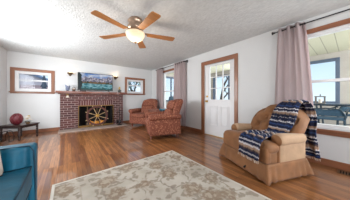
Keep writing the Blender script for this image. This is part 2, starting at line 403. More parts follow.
def empty(name, loc=(0, 0, 0), rz=0):
    o = bpy.data.objects.new(name, None); COL.objects.link(o); o.location = loc; o.rotation_euler = (0, 0, rz); o.empty_display_size = .1; return o
def thing(name, label, cat, loc=(0, 0, 0), rz=0, group=None): return tag(empty(name, loc, rz), label, cat, group)
def struct(o): o['kind'] = 'structure'; return o
def copy_tree(o, parent=None):
    c = o.copy(); COL.objects.link(c)
    if parent: c.parent = parent
    for ch in [q for q in COL.objects if q.parent == o]: copy_tree(ch, c)
    return c

# ------------------------------------------------------------------ the room shell
XL, XR, YB, YF, H, TH = -1.367, 3.257, 6.044, -2.6, 2.44, .16
def holed(name, axis, c0, c1, u0, u1, z0, z1, holes, mat, parent=None):
    us = sorted({u0, u1, *[h[0] for h in holes], *[h[1] for h in holes]}); zs = sorted({z0, z1, *[h[2] for h in holes], *[h[3] for h in holes]})
    m = MB()
    for a, b in zip(us, us[1:]):
        for c, d in zip(zs, zs[1:]):
            if any(h[0] <= (a+b)/2 <= h[1] and h[2] <= (c+d)/2 <= h[3] for h in holes): continue
            if axis == 'x': m.box(a, b, c0, c1, c, d)
            else: m.box(c0, c1, a, b, c, d)
    return m.build(name, mat, parent)
struct(MB().box(XL-TH, XR+.01, YF-TH, YB+TH, -.1, 0).build('floor', 'floor'))
struct(MB().box(XL-TH, XR+TH, YF-TH, YB+TH, H, H+.1).build('ceiling', 'ceil'))
W1 = (-1.215, -.425, 1.30, 1.89); W2 = (2.045, 2.80, 1.31, 1.91)      # small windows beside the fireplace: x0 x1 z0 z1
WF = (3.80, 5.02, .62, 2.17); WP = (-1.3, .60, .60, 2.17); DR = (1.78, 2.72, 0, 2.06)
struct(holed('wall_back', 'x', YB, YB+TH, XL-TH, XR+TH, 0, H, [W1, W2, (.32, 1.42, .04, .80)], 'wall'))
struct(holed('wall_right', 'y', XR, XR+TH, YF, YB, 0, H, [WF, WP, DR], 'wall'))
struct(holed('wall_left', 'y', XL-TH, XL, YF, YB, 0, H, [(2.6, 4.8, .8, 2.2)], 'wall'))
struct(holed('wall_front', 'x', YF-TH, YF, XL-TH, XR+TH, 0, H, [(-.5, 1.0, .7, 2.2), (1.55, 3.05, .7, 2.2)], 'wall'))
# baseboards
def base(name, *b): return struct(MB().box(*b).build(name, 'trimx' if b[1]-b[0] > 1 else 'trimh', bevel=.006))
base('baseboard_back_left', XL+.018, -.205, YB-.018, YB, 0, .11)
base('baseboard_back_right', 1.845, XR-.018, YB-.018, YB, 0, .11)
base('baseboard_left', XL, XL+.018, YF, YB, 0, .11)
base('baseboard_right_far', XR-.018, XR, 2.85, YB, 0, .11)
base('baseboard_right_near', XR-.018, XR, YF, 1.69, 0, .11)

def window(name, axis, wall, sgn, hole, casing=.085, rail=None, sillw=.12, mull=(), f=.05):
    """axis 'x': wall plane Y=wall ; axis 'y': plane X=wall. sgn = +1 direction to the outside"""
    a, b, z0, z1 = hole; root = struct(empty(name, ((a+b)/2, wall, z0) if axis == 'x' else (wall, (a+b)/2, z0)))
    L0 = root.location.copy()
    def bx(m, u0, u1, d0, d1, zz0, zz1):
        d0, d1 = wall+sgn*d0, wall+sgn*d1
        if axis == 'x': m.box(u0-L0.x, u1-L0.x, d0-L0.y, d1-L0.y, zz0-L0.z, zz1-L0.z)
        else: m.box(d0-L0.x, d1-L0.x, u0-L0.y, u1-L0.y, zz0-L0.z, zz1-L0.z)
    flat = 'trimx' if axis == 'x' else 'trimh'
    m = MB(); bx(m, a-casing, a, -.022, 0, z0-.02, z1); bx(m, b, b+casing, -.022, 0, z0-.02, z1); m.build('side_casing', 'trim', root, bevel=.004)
    m = MB(); bx(m, a-casing, b+casing, -.024, 0, z1, z1+casing); m.build('head_casing', flat, root, bevel=.004)
    m = MB(); bx(m, a-casing-.02, b+casing+.02, -.05, 0, z0-.05, z0-.02); bx(m, a-casing, b+casing, -.02, 0, z0-.05-sillw+.06, z0-.05); m.build('window_sill', flat, root, bevel=.004)
    m = MB()
    bx(m, a, a+f, .02, .12, z0, z1); bx(m, b-f, b, .02, .12, z0, z1); bx(m, a+f, b-f, .02, .12, z0, z0+f); bx(m, a+f, b-f, .02, .12, z1-f, z1)
    if rail: bx(m, a+f, b-f, .04, .09, rail-.022, rail+.022)
    for u in mull: bx(m, u-.03, u+.03, .03, .12, z0+f, z1-f)
    m.build('sash', 'white', root, bevel=.003)
    m = MB(); bx(m, a+f, b-f, .062, .066, z0+f, z1-f); m.build('glass_pane', 'glass', root)
    return root
window('window_1', 'x', YB, 1, W1, .09, rail=1.625, sillw=.09, f=.075)
window('window_2', 'x', YB, 1, W2, .09, rail=1.65, sillw=.09, f=.075)
window('window_3', 'y', XR, 1, WF, .08, rail=1.37, mull=())
window('window_4', 'y', XR, 1, WP, .075, rail=1.36, mull=())

window('window_11', 'y', XL, -1, (2.6, 4.8, .8, 2.2), .08)
window('window_12', 'x', YF, -1, (-.5, 1.0, .7, 2.2), .08)
window('window_13', 'x', YF, -1, (1.55, 3.05, .7, 2.2), .08)

# door
d = struct(empty('door_1', (XR, 2.25, 0)))
def dx(m, y0, y1, x0, x1, z0, z1): m.box(x0, x1, y0-2.25, y1-2.25, z0, z1)
m = MB(); dx(m, 2.72, 2.84, -.024, 0, 0, 2.06); dx(m, 1.69, 1.78, -.024, 0, 0, 2.06); m.build('side_casing', 'trim', d, bevel=.005)
m = MB(); dx(m, 1.69, 2.84, -.026, 0, 2.06, 2.17); m.build('head_casing', 'trimh', d, bevel=.005)
GA, GB, GZ0, GZ1 = 1.92, 2.56, 1.04, 2.0
m = MB()
for a_, b_, c_, e_ in ((1.785, GA, .015, 2.05), (GB, 2.715, .015, 2.05), (GA, GB, .015, GZ0), (GA, GB, GZ1, 2.05)): dx(m, a_, b_, .03, .075, c_, e_)
m.build('door_leaf', 'white', d)
m = MB()
for k in (1, 2): y = GA+(GB-GA)*k/3; dx(m, y-.011, y+.011, .035, .07, GZ0, GZ1); z = GZ0+(GZ1-GZ0)*k/3; dx(m, GA, GB, .036, .069, z-.011, z+.011)
for a_, b_, c_, e_ in ((GA-.03, GA, GZ0-.03, GZ1+.03), (GB, GB+.03, GZ0-.03, GZ1+.03), (GA, GB, GZ0-.03, GZ0), (GA, GB, GZ1, GZ1+.03)): dx(m, a_, b_, .018, .04, c_, e_)
m.build('glazing_bars', 'white', d, bevel=.004)
m = MB(); dx(m, GA, GB, .05, .054, GZ0, GZ1); m.build('glass_pane', 'glass', d)
for a_, b_ in ((1.94, 2.19), (2.29, 2.55)):
    m = MB(); z0, z1 = .3, .86; t = .018
    dx(m, a_, a_+t, .014, .03, z0, z1); dx(m, b_-t, b_, .014, .03, z0, z1); dx(m, a_+t, b_-t, .014, .03, z0, z0+t); dx(m, a_+t, b_-t, .014, .03, z1-t, z1)
    dx(m, a_+.045, b_-.045, .02, .03, z0+.045, z1-.045); m.build('raised_panel', 'white', d, bevel=.006)
m = MB(); m.lathe([(.032, 0), (.032, .006), (.012, .01), (.012, .035), (.028, .045), (.03, .06), (.02, .07), (.001, .072)], (.03, .40, .99), axis=(-1, 0, 0)); m.build('door_knob', 'brass', d)
m = MB(); m.lathe([(.032, 0), (.03, .012), (.02, .016), (.001, .017)], (.03, .40, 1.13), axis=(-1, 0, 0)); m.box(.0, .012, .393, .407, 1.115, 1.145); m.build('deadbolt', 'brass', d)
m = MB(); dx(m, 1.78, 2.72, 0, TH, -.0, .012); m.build('threshold', 'brass', d)

# ------------------------------------------------------------------ fireplace
FY = 5.90
fp = thing('fireplace', 'red brick fireplace with a dark wooden mantel shelf between two small windows', 'fireplace', (.815, FY, 0))
def fx(x): return x-.815
m = MB()
for x0, x1, z0, z1 in ((-.2, .30, .03, 1.22), (1.44, 1.83, .03, 1.22), (.30, 1.44, .99, 1.22)): m.box(fx(x0), fx(x1), 0, YB-FY, z0, z1)
m.build('brick_face', 'brick', fp)
m = MB(); m.box(fx(.30), fx(1.44), -.006, YB-FY, .80, .99); m.build('soldier_course', 'brickv', fp)
m = MB(); m.box(fx(-.235), fx(1.875), -.46, YB-FY-.002, 0, .03); m.build('hearth_slab', 'stone', fp, bevel=.006)
m = MB(); m.box(fx(-.30), fx(1.93), -.235, YB-FY, 1.25, 1.315); m.box(fx(-.25), fx(1.88), -.16, YB-FY, 1.22, 1.25); m.build('mantel_shelf', 'mantel', fp, bevel=.01)
m = MB(); x0, x1, z1, dp = fx(.32), fx(1.42), .80, .55
m.box(x0, x0+.03, .02, dp, .03, z1); m.box(x1-.03, x1, .02, dp, .03, z1); m.box(x0, x1, dp-.03, dp, .03, z1); m.box(x0, x1, .02, dp, z1-.03, z1); m.box(x0, x1, .02, dp, .031, .05)
m.build('firebox', 'soot', fp)
m = MB(); t = .022
m.box(fx(.29), fx(.29)+t, -.03, -.008, .05, .82); m.box(fx(1.45)-t, fx(1.45), -.03, -.008, .05, .82); m.box(fx(.29), fx(1.45), -.031, -.008, .82-t-.01, .82); m.box(fx(.29), fx(1.45), -.031, -.008, .03, .10)
m.build('screen_frame', 'brassd', fp, bevel=.004)
m = MB()
for x in (.56, .87, 1.16): m.box(fx(x)-.006, fx(x)+.006, -.025, -.012, .1, .78)
m.build('screen_bars', 'bronze', fp)
# logs with flames: things inside the firebox
for i, (x, y, r, L_) in enumerate(((.87, 6.13, .05, .62), (.80, 6.02, .045, .5), (.95, 6.07, .04, .46))):
    z = .05+r if i < 2 else .05+.09+.02
    lg = MB(); lg.tube([(-L_/2+L_*k/8, .02*sin(k*1.3+i), .008*cos(k+i)) for k in range(9)], r, 10)
    o = lg.build('log', 'bark'); o.location = (x, y, z+.0)
    tag(o, ['charred log at the back of the firebox', 'charred log lying at the front of the firebox', 'thinner charred log laid across the other two in the firebox'][i], 'log', 'logs in the fireplace')
fl = thing('fire', 'low golden flames burning in the fireplace behind the wheel', 'fire', (.88, 5.99, .05))
for k, (x, r) in enumerate(((-.17, .055), (-.0, .06), (.18, .06))):
    m = MB(); 
    for q in range(3): m.lathe([(r*.5, 0), (r*.62, .03), (r*.5, .07), (r*.2, .12-q*.015), (.001, .15-q*.02)], (x+(q-1)*.04, -.02*(q % 2), .06), 8)
    m.build('flame', 'ember', fl)

# ship wheel leaning on the screen
wh = thing('ship_wheel', 'wooden ship wheel with eight spokes standing in front of the fireplace', 'wheel', (.865, 5.69, .03))
wh.rotation_euler = (math.radians(-9), 0, 0)
ZC = .415
m = MB(); 
ring = [(.352, -.018), (.352, .018), (.29, .018), (.29, -.018)]; n = 48
vs = [(r*cos(2*pi*i/n), y, ZC+r*sin(2*pi*i/n)) for i in range(n) for r, y in ring]
m.add(vs, [(i*4+j, i*4+(j+1) % 4, ((i+1) % n)*4+(j+1) % 4, ((i+1) % n)*4+j) for i in range(n) for j in range(4)], False)
M['wheelwood'] = pm('wheel_wood', (80, 38, 27), .6, .2, 10); M['spoke'] = pm('pale_spoke_wood', (178, 146, 104), .4, .15, 20, coat=.3)
m.build('rim', 'wheelwood', wh, bevel=.006)
for k in range(8):
    a = pi/8+k*pi/4; dr = Vector((cos(a), 0, sin(a)))
    m = MB(); m.lathe([(.009, .05), (.012, .1), (.008, .14), (.013, .2), (.009, .288)], (0, 0, ZC), 10, axis=dr)
    sp_ = m.build('spoke', 'spoke', wh)
    m = MB(); m.lathe([(.011, .352), (.016, .365), (.012, .38), (.015, .395), (.001, .402)], (0, 0, ZC), 10, axis=dr); m.build('handle', 'spoke', sp_)
m = MB(); m.lathe([(.001, -.035), (.04, -.03), (.06, -.02), (.06, .02), (.04, .03), (.001, .035)], (0, 0, ZC), 20, axis=(0, 1, 0)); m.build('hub', 'brass', wh)

# fireplace tools
ft = thing('fireplace_tool_set', 'black fireplace tool stand with hanging poker and shovel by the brick', 'fireplace tools', (1.62, 5.66, .031))
m = MB(); m.lathe([(.1, 0), (.1, .015), (.05, .03), (.02, .04)], n=20); m.build('base', 'black', ft)
m = MB(); m.cyl((0, 0, .03), (0, 0, .60), .009); m.lathe([(.001, .66), (.02, .64), (.014, .6)], n=12); m.build('pole', 'black', ft)
m = MB(); m.tube([(.075*cos(a), .075*sin(a), .54) for a in [2*pi*k/16 for k in range(16)]], .006, 6, True); m.cyl((-.075, 0, .54), (.075, 0, .54), .005); m.build('hook_ring', 'black', ft)
m = MB(); m.cyl((-.075, -.01, .54), (-.075, -.01, .18), .006); m.box(-.115, -.035, -.016, -.006, .07, .2); m.build('shovel', 'black', ft)
m = MB(); m.cyl((.075, -.01, .54), (.075, -.01, .1), .006); m.cyl((.075, -.01, .14), (.05, -.01, .1), .005); m.build('poker', 'black', ft)
m = MB(); m.cyl((0, -.075, .54), (0, -.075, .2), .006); m.lathe([(.02, .2), (.035, .18), (.045, .07)], (0, -.075, 0), 12); m.build('brush', 'black', ft)

# television and mantel pieces
MZ = 1.315
tv = thing('tv', 'flat screen tv on the mantel showing a mountain lake', 'tv', (.835, 5.77, MZ))
m = MB(); m.box(-.565, .565, 0, .035, .05, .665); m.build('case', 'blackp', tv, bevel=.006)
m = MB(); m.box(-.547, .547, -.004, 0, -.288, .288); o = m.build('screen', 'tv', tv); o.location = (0, 0, .36)
for x in (-.42, .42):
    m = MB(); m.box(x-.012, x+.012, -.01, .03, .03, .06); m.cyl((x, .01, .05), (x, -.10, .008), .008); m.cyl((x, .02, .05), (x, .11, .008), .008); m.build('foot', 'blackp', tv)
cb = thing('cable_box', 'small black cable box on the mantel in front of the tv', 'cable box', (.42, 5.71, MZ))
m = MB(); m.box(-.09, .09, -.05, .045, .006, .045); m.build('case', 'blackp', cb, bevel=.004)
for x in (-.07, .07):
    for y in (-.04, .035): MB().cyl((x, y, 0), (x, y, .008), .008, n=8).build('foot', 'blackp', cb)
M['greyblue'] = pm('blue_grey_glaze', (110, 118, 140), .4, .2, 12); M['dkbrown'] = pm('dark_brown', (62, 44, 38), .6, .2, 12)
M['yellow'] = pm('straw_yellow', (196, 160, 70), .7, .2, 20); M['olive'] = pm('olive', (66, 66, 60), .7, .2, 12); M['skin'] = pm('pale_clay', (214, 180, 150), .6, .05, 8)
f1 = thing('bird_figurine', 'blue grey bird figurine with raised wings on the mantel end', 'figurine', (.0, 5.78, MZ))
m = MB(); m.lathe([(.045, 0), (.05, .01), (.03, .02)], n=16); m.build('base', 'dkbrown', f1)
m = MB(); m.ell((0, 0, .07), (.06, .04, .05)); m.tube([(.03, 0, .09), (.05, 0, .13), (.045, 0, .165)], .018, 8); m.ell((.05, 0, .17), (.025, .02, .02)); m.cyl((.07, 0, .17), (.095, 0, .163), .008, .001, 8); m.build('body', 'greyblue', f1)
m = MB(); 
for s_ in (-1, 1): m.grid(lambda u, v, s_=s_: (-.05+.09*u-.02*v, s_*(.03+.02*v), .08+.13*v*(1-.4*u)), 4, 6)
m.build('wings', 'greyblue', f1, solid=.008)
f2 = thing('little_basket', 'small dark basket with a hooped handle on the mantel', 'basket', (.165, 5.78, MZ))
m = MB(); m.lathe([(.035, 0), (.05, .035), (.052, .06), (.045, .06), (.03, .01), (.001, .01)], n=16); m.build('bowl', 'dkbrown', f2)
m = MB(); m.tube([(.048*cos(a), 0, .058+.08*sin(a)) for a in [pi*k/10 for k in range(11)]], .006, 6); m.build('handle', 'wheelwood', f2)
m = MB()
for k in range(5): m.ell((.022*cos(k*1.3), .022*sin(k*1.3), .066), (.018, .018, .018), 6)
m.build('filling', 'skin', f2)
f3 = thing('scarecrow_doll', 'small yellow haired doll in dark clothes sitting on the mantel', 'doll', (1.66, 5.78, MZ))
m = MB(); m.lathe([(.05, 0), (.055, .02), (.045, .07), (.03, .11), (.018, .125)], n=14); m.cyl((-.03, -.01, .1), (-.065, -.03, .05), .014, .01, 8); m.cyl((.03, -.01, .1), (.065, -.03, .05), .014, .01, 8)
m.cyl((-.02, -.03, .02), (-.03, -.09, .015), .016, .013, 8); m.cyl((.02, -.03, .02), (.03, -.09, .015), .016, .013, 8); m.build('body', 'olive', f3)
m = MB(); m.ell((0, 0, .155), (.033, .033, .036)); m.build('head', 'skin', f3)
m = MB(); m.lathe([(.06, .178), (.036, .182), (.03, .20), (.012, .23), (.001, .235)], n=14)
for k in range(9): a = .4+k*.6; m.cyl((.028*cos(a), .028*sin(a), .17), (.042*cos(a), .042*sin(a), .125), .008, .004, 6)
m.build('straw_hat', 'yellow', f3)
orn = thing('hanging_bell', 'cream bell ornament with gold bow hanging on the bricks', 'ornament', (.0, FY-.035, 1.10))
m = MB(); m.lathe([(.05, 0), (.045, .01), (.035, .035), (.028, .06), (.012, .078), (.001, .08)], n=16); m.build('bell', 'cream', orn)
m = MB(); m.tube([(.03*sin(a)*1.2, 0, .10+.02*sin(2*a)) for a in [2*pi*k/20 for k in range(20)]], .006, 6, True); m.cyl((0, .0, .08), (0, .03, .118), .003, n=6); m.build('bow', 'brass', orn)
# sconces
def sconce(x, label):
    s = thing('wall_sconce', label, 'wall lamp', (x, YB, 1.90), group='sconces above the fireplace')
    m = MB(); m.lathe([(.045, 0), (.045, .008), (.02, .016), (.001, .018)], axis=(0, -1, 0)); m.build('wall_plate', 'bronze', s)
    m = MB(); m.tube([(0, -.01, 0), (0, -.05, -.03), (0, -.10, -.02), (0, -.11, .0)], .008, 8); m.build('arm', 'bronze', s)
    m = MB(); m.lathe([(.001, -.03), (.02, -.035), (.05, -.018), (.082, .015), (.09, .04), (.084, .04), (.05, 0), (.001, -.01)], (0, -.12, .01), 20); m.build('shade', 'bronze', s)
    m = MB(); m.ell((0, -.12, .055), (.02, .02, .032)); m.build('bulb', 'bulb', s)
    lamp('sconce_light', (x, YB-.12, 2.02), .7, (1, .72, .42), .03)
sconce(.07, 'bronze bowl wall sconce glowing over the bird figurine side of the tv')
sconce(1.56, 'bronze bowl wall sconce glowing over the doll end of the mantel')

# ------------------------------------------------------------------ ceiling fan
fan = thing('ceiling_fan', 'five blade oak ceiling fan with a glowing frosted bowl light', 'ceiling fan', (.93, 2.31, H))
m = MB(); m.lathe([(.11, 0), (.13, -.03), (.13, -.05), (.115, -.07), (.12, -.10), (.135, -.12), (.135, -.17), (.10, -.21), (.06, -.22)], n=32); m.build('motor_housing', 'nickel', fan)
m = MB(); m.lathe([(.06, -.215), (.075, -.225), (.06, -.25), (.001, -.25)], n=24)
for k in range(4): a = k*pi/2+.3; m.tube([(.05*cos(a), .05*sin(a), -.235), (.12*cos(a), .12*sin(a), -.225), (.15*cos(a), .15*sin(a), -.24)], .007, 6)
m.build('light_fitter', 'nickel', fan)
m = MB(); m.lathe([(.158, -.235), (.162, -.25), (.152, -.29), (.12, -.335), (.07, -.37), (.02, -.385), (.001, -.386)], n=32); m.build('glass_bowl', 'bowl', fan)
m = MB(); m.lathe([(.022, -.383), (.024, -.392), (.01, -.402), (.012, -.412), (.001, -.425)], n=14); m.build('finial', 'bronze', fan)
for k in range(5):
    a = math.radians(199+72*k); R = Matrix.Rotation(a, 4, 'Z')
    m = MB(R @ Matrix.Translation((0, 0, -.235)) @ Matrix.Rotation(math.radians(-4), 4, 'X'))
    prof = [(.20, .048), (.30, .056), (.5, .066), (.64, .074), (.69, .072), (.712, .058), (.715, .0)]
    pts = [(x, y) for x, y in prof]+[(x, -y) for x, y in prof[-2::-1]]
    m.prism(pts, -.004, .004, 'z'); b = m.build('blade', 'blade', fan, bevel=.002)
    m = MB(R @ Matrix.Translation((0, 0, -.215)))
    m.tube([(.10, 0, .02), (.15, 0, .005), (.2, 0, -.01), (.26, 0, -.012)], .011, 8)
    for s_ in (-1, 1): m.tube([(.15, 0, .005), (.19, s_*.03, -.008), (.27, s_*.03, -.012)], .007, 6)
    m.build('blade_bracket', 'nickel', b)
lamp('fan_light', (.93, 2.31, H-.55), 6, (1, .86, .7), .10)
lamp('fan_bulb', (1.03, 2.23, H-.275), 4, (1, .74, .5), .02)

# ------------------------------------------------------------------ rug
rug = tag(MB().soft((0, 0, 0), (1.84, 2.74, .012), 1, 14).build('area_rug', 'rug'), 'pale beige floral area rug lying on the oak floor', 'rug'); rug.location = (.77, .89, .0062)

# ------------------------------------------------------------------ curtains and rods
def rod(name, y0, y1, z, label):
    x = 3.15; t = thing(name, label, 'curtain rod', (x, (y0+y1)/2, z)); c = (y0+y1)/2
    MB().cyl((0, y0-c, 0), (0, y1-c, 0), .0095).build('pole', 'black', t)
    for y, s_ in ((y0, -1), (y1, 1)):
        m = MB(); m.lathe([(.012, 0), (.02, .008), (.014, .018), (.028, .04), (.03, .055), (.001, .062)], (0, y-c, 0), 14, axis=(0, s_, 0)); m.build('finial', 'black', t)
    for y in (y0+.06, y1-.06):
        m = MB(); m.cyl((.0, y-c, 0), (XR-x, y-c, .0), .007); m.lathe([(.028, 0), (.028, .008), (.012, .012)], (XR-x, y-c, 0), 12, axis=(-1, 0, 0)); m.build('bracket', 'black', t)
rod('curtain_rod', -1.6, .90, 2.335, 'long black curtain rod over the wide window beside the recliner')
rod('curtain_rod', 3.42, 5.36, 2.335, 'short black curtain rod over the far window behind the armchairs')
def curtain(yt0, yt1, yb0, yb1, zb, folds, label, seed=0):
    x = 3.15; t = thing('curtain', label, 'curtain', (x, (yt0+yt1)/2, zb), group='mauve grommet curtains'); c = (yt0+yt1)/2; zt = 2.38
    def fn(u, v):
        y0 = yt0+(yb0-yt0)*v**.7; y1 = yt1+(yb1-yt1)*v**.7
        y = y0+(y1-y0)*u
        ph = 2*pi*folds*u; amp = .038+.012*sin(seed+5*u+2*v)
        y += .012*sin(ph*2+seed)*v
        return (amp*sin(ph+.4*sin(3*v+seed)*v), y-c, zt+(zb-zt)*v-zb)
    m = MB(); m.grid(fn, folds*14, 26); m.build('fabric', 'curtain', t, solid=.003)
    for k in range(folds*2):
        m = MB()
        u = k/(2*folds)
        p = fn(u if k else .01, .02)
        m.tube([(p[0]+.0, p[1]+.0, 2.335-zb)+Vector((.03*cos(a)*.9, .006*cos(a), .03*sin(a))) if False else (p[0]+.022*cos(a), p[1], 2.335-zb+.022*sin(a)) for a in [2*pi*q/12 for q in range(12)]], .004, 5, True)
        m.build('grommet', 'black', t)
curtain(.49, .85, .33, .93, .12, 3, 'mauve curtain panel hanging behind the tan recliner', 1)
curtain(3.50, 4.06, 3.46, 4.10, .12, 5, 'mauve curtain panel behind the nearer terracotta armchair', 2)
curtain(4.90, 5.32, 4.88, 5.36, .12, 4, 'mauve curtain panel nearest the corner of the room', 3)

# ------------------------------------------------------------------ terracotta armchairs
def armchair(label, loc, rz):
    t = thing('armchair', label, 'armchair', loc, rz, 'terracotta armchairs'); t.scale = (1.07, 1.1, 1.0)
    m = MB(); m.soft((.0, 0, .235), (.78, .60, .25), .15); m.build('frame', 'terra', t)
    m = MB(); m.soft((.10, 0, .415), (.66, .55, .15), .75, 12, lambda P, h: (P.x, P.y, P.z+(.018*(1-(P.x/h.x)**2)*(1-(P.y/h.y)**2) if P.z > 0 else 0))); m.build('seat_cushion', 'terra', t)
    for s_ in (-1, 1):
        m = MB(); m.soft((.0, s_*.325, .33), (.78, .11, .44), .3)
        def arm(P, h):
            k = max(0, P.x/h.x)
            return (P.x, P.y*(1+.12*k), P.z*(1+.1*k)+.012*cos(P.x*4))
        m.soft((.0, s_*.34, .575), (.84, .17, .15), .95, 12, arm)
        a = m.build('armrest', 'terra', t)
        m = MB(); m.lathe([(.001, .02), (.04, .018), (.066, .008), (.07, 0)], (.40, s_*.34, .575), 18, axis=(1, 0, 0)); m.build('scroll', 'terra', a)
    def lean(P, h):
        k = (P.z+h.z)/(2*h.z)
        x = P.x-.20*k-.05*k*k; w = 1-.10*k**3; y = P.y*w
        x += .10*(abs(P.y)/h.y)**2.5*(.3+.7*k)     # wings curl forward
        z = P.z-.09*(abs(P.y)/h.y)**3*k
        if P.x > 0: x += .03*(abs(sin(pi*(k*1.9+.1))))
        return (x, y, z)
    m = MB(); m.soft((-.24, 0, .70), (.19, .66, .72), .8, 16, lean); m.build('backrest', 'terra', t)
    def pil(P, h): return (P.x-.05*(P.z/h.z)+.02, P.y*(1-.05*P.z/h.z), P.z-.02*(abs(P.y)/h.y)**2)
    m = MB(); m.soft((-.27, 0, .90), (.13, .50, .25), .95, 12, pil); m.build('head_pillow', 'terra', t)
    m = MB(); m.soft((-.17, 0, .62), (.14, .50, .32), .9, 12, pil); m.build('lumbar_cushion', 'terra', t)
    for x in (.34, -.32):
        for y in (-.28, .28):
            m = MB(); m.lathe([(.018, 0), (.024, .02), (.032, .05), (.024, .08), (.034, .1), (.034, .125)], (x, y, 0), 14); m.build('leg', 'mantel', t)
    return t
armchair('terracotta patterned armchair turned side on, nearer to the door', (2.17, 3.38, 0), math.radians(159.6))
armchair('terracotta patterned armchair in the room corner beside the fireplace', (2.45, 5.13, 0), math.radians(208))
# side table
st = thing('side_table', 'small round table with a teal top between the armchairs', 'side table', (2.84, 4.25, 0))
m = MB(); m.lathe([(.2, .645), (.21, .655), (.21, .672), (.2, .68), (.001, .68)], n=28); m.build('tabletop', pm('teal_glaze', (30, 116, 140), .3, .1, 10), st)
m = MB(); m.lathe([(.03, .03), (.022, .1), (.035, .3), (.02, .5), (.04, .645)], n=16); m.build('pedestal', 'darkwood', st)
for k in range(3):
    a = k*2*pi/3; m = MB(); m.tube([(.02*cos(a), .02*sin(a), .12), (.1*cos(a), .1*sin(a), .09), (.18*cos(a), .18*sin(a), .015)], .014, 8); m.build('leg', 'darkwood', st)

# ------------------------------------------------------------------ tan recliner
RC = (2.55, .905, 0); RZ = math.atan2(.36, -.93)
rc = thing('recliner', 'tan velvet recliner with tufted back and rolled arms by the window', 'recliner', RC, RZ)
# local: +x forward, +y towards the camera side
m = MB(); m.soft((.06, 0, .27), (.74, .84, .20), .2); m.build('frame', 'tan', rc)
# skirt: pleated band around the base
def skirt_ring():
    P = [(.445, -.445), (.445, .445), (-.27, .445), (-.27, -.445)]; out = []
    for i in range(4):
        a, b = Vector(P[i]), Vector(P[(i+1) % 4]); n = 40
        for k in range(n): out.append((a.lerp(b, k/n), k/n, i))
    return out
ring = skirt_ring(); nr = len(ring)
def sk(j, v):
    p, t, i = ring[j]; c = min(t, 1-t)
    fl = .03*v*(1+1.0*math.exp(-(c/.05)**2))+.012*v*sin(t*pi*14+i)*math.exp(-((c-.1)/.2)**2)
    d = Vector((p.x, p.y)).normalized(); q = Vector((p.x*1.0, p.y*1.0))
    q += Vector((math.copysign(min(1, abs(d.x)*1.3), d.x)*fl, math.copysign(min(1, abs(d.y)*1.3), d.y)*fl))
    return (q.x, q.y, .235-.215*v)
m = MB(); nv = 8; vs = [sk(j, k/nv) for j in range(nr) for k in range(nv+1)]
m.add(vs, [(j*(nv+1)+k, ((j+1) % nr)*(nv+1)+k, ((j+1) % nr)*(nv+1)+k+1, j*(nv+1)+k+1) for j in range(nr) for k in range(nv)])
m.build('skirt', 'tan', rc, solid=.012)
m = MB(); m.soft((.405, 0, .335), (.10, .88, .21), .6, 12); m.build('front_panel', 'tan', rc)
def seatf(P, h): return (P.x+.0, P.y, P.z+(.025*(1-(P.x/h.x)**2)*(1-(P.y/h.y)**2) if P.z > 0 else 0))
m = MB(); m.soft((.08, 0, .415), (.60, .62, .14), .8, 12, seatf); m.soft((.33, 0, .415), (.24, .90, .14), .9, 12, seatf); m.build('seat_cushion', 'tan', rc)
for s_ in (-1, 1):
    m = MB(); m.soft((-.03, s_*.39, .365), (.50, .105, .37), .4, 8)
    def armr(P, h): k = P.x/h.x; return (P.x, P.y*(1+.10*k)+s_*.0, P.z*(1+.08*k)+.015*sin(k*2)-.012*k)
    m.soft((-.02, s_*.40, .515), (.54, .14, .145), .85, 14, armr)
    a = m.build('armrest', 'tan_lit', rc)
    m = MB(); m.lathe([(.001, .03), (.03, .03), (.045, .022), (.064, .012), (.076, 0)], (.235, s_*.40, .51), 20, axis=(1, 0, 0)); m.soft((.215, s_*.385, .335), (.05, .10, .27), .9); m.build('arm_front', 'tan', a)
# tufted back
tufts = [(y, z) for r_, z in enumerate((.60, .74, .87)) for y in ((-.24, 0, .24) if r_ % 2 == 0 else (-.12, .12))]
def backf(P, h):
    k = (P.z+h.z)/(2*h.z); x = P.x-.16*k-.06*k*k
    wy = 1+.06*sin(pi*k); y = P.y*wy
    z = P.z
    z -= .20*(abs(P.y)/h.y)**2.6*k**2
    if P.x > 0:
        zz = z+.70; x += .03
        for ty, tz in tufts: x -= .06*math.exp(-((y-ty)**2+(zz-tz)**2)/.003)
        if abs(y) < .37 and .5 < zz < .95:
            for q in (y/.24+(zz-.60)/.28, y/.24-(zz-.60)/.28): x -= .026*math.exp(-((q-round(q))/.11)**2)
    return (x, y, z)
m = MB(); m.soft((-.20, 0, .70), (.20, .80, .54), .9, 40, backf); bk = m.build('backrest', 'tan', rc)
for ty, tz in tufts:
    m = MB(); k = (tz-.43)/.54; m.ell((-.20+.10+.03-.16*k-.06*k*k-.05, ty, tz), (.01, .014, .014), 6); m.build('tuft_button', 'tan', bk)
m = MB(); m.soft((-.13, .27, .56), (.10, .14, .30), .9, 10, lambda P, h: (P.x-.12*(P.z/h.z)-.05, P.y, P.z)); m.build('side_bolster', 'tan_lit', rc)
m = MB(); m.cyl((.44, .12, .10), (.50, .12, .06), .012); m.build('recline_lever', 'black', rc)

# blanket draped over the recliner (local path of x,z with lateral range)
path = [(-.50, .20, .12, .46), (-.50, .45, .10, .45), (-.495, .75, .06, .42), (-.485, .94, .05, .385), (-.45, 1.0, .05, .37), (-.38, 1.01, .04, .37), (-.295, .95, .03, .37), (-.215, .80, .02, .36), (-.150, .68, .01, .35), (-.085, .565, .01, .33), (.0, .53, .01, .32),
        (.15, .525, .01, .33), (.32, .52, .01, .35), (.43, .505, .02, .375), (.485, .46, .03, .39), (.50, .38, .04, .40), (.515, .27, .05, .41)]
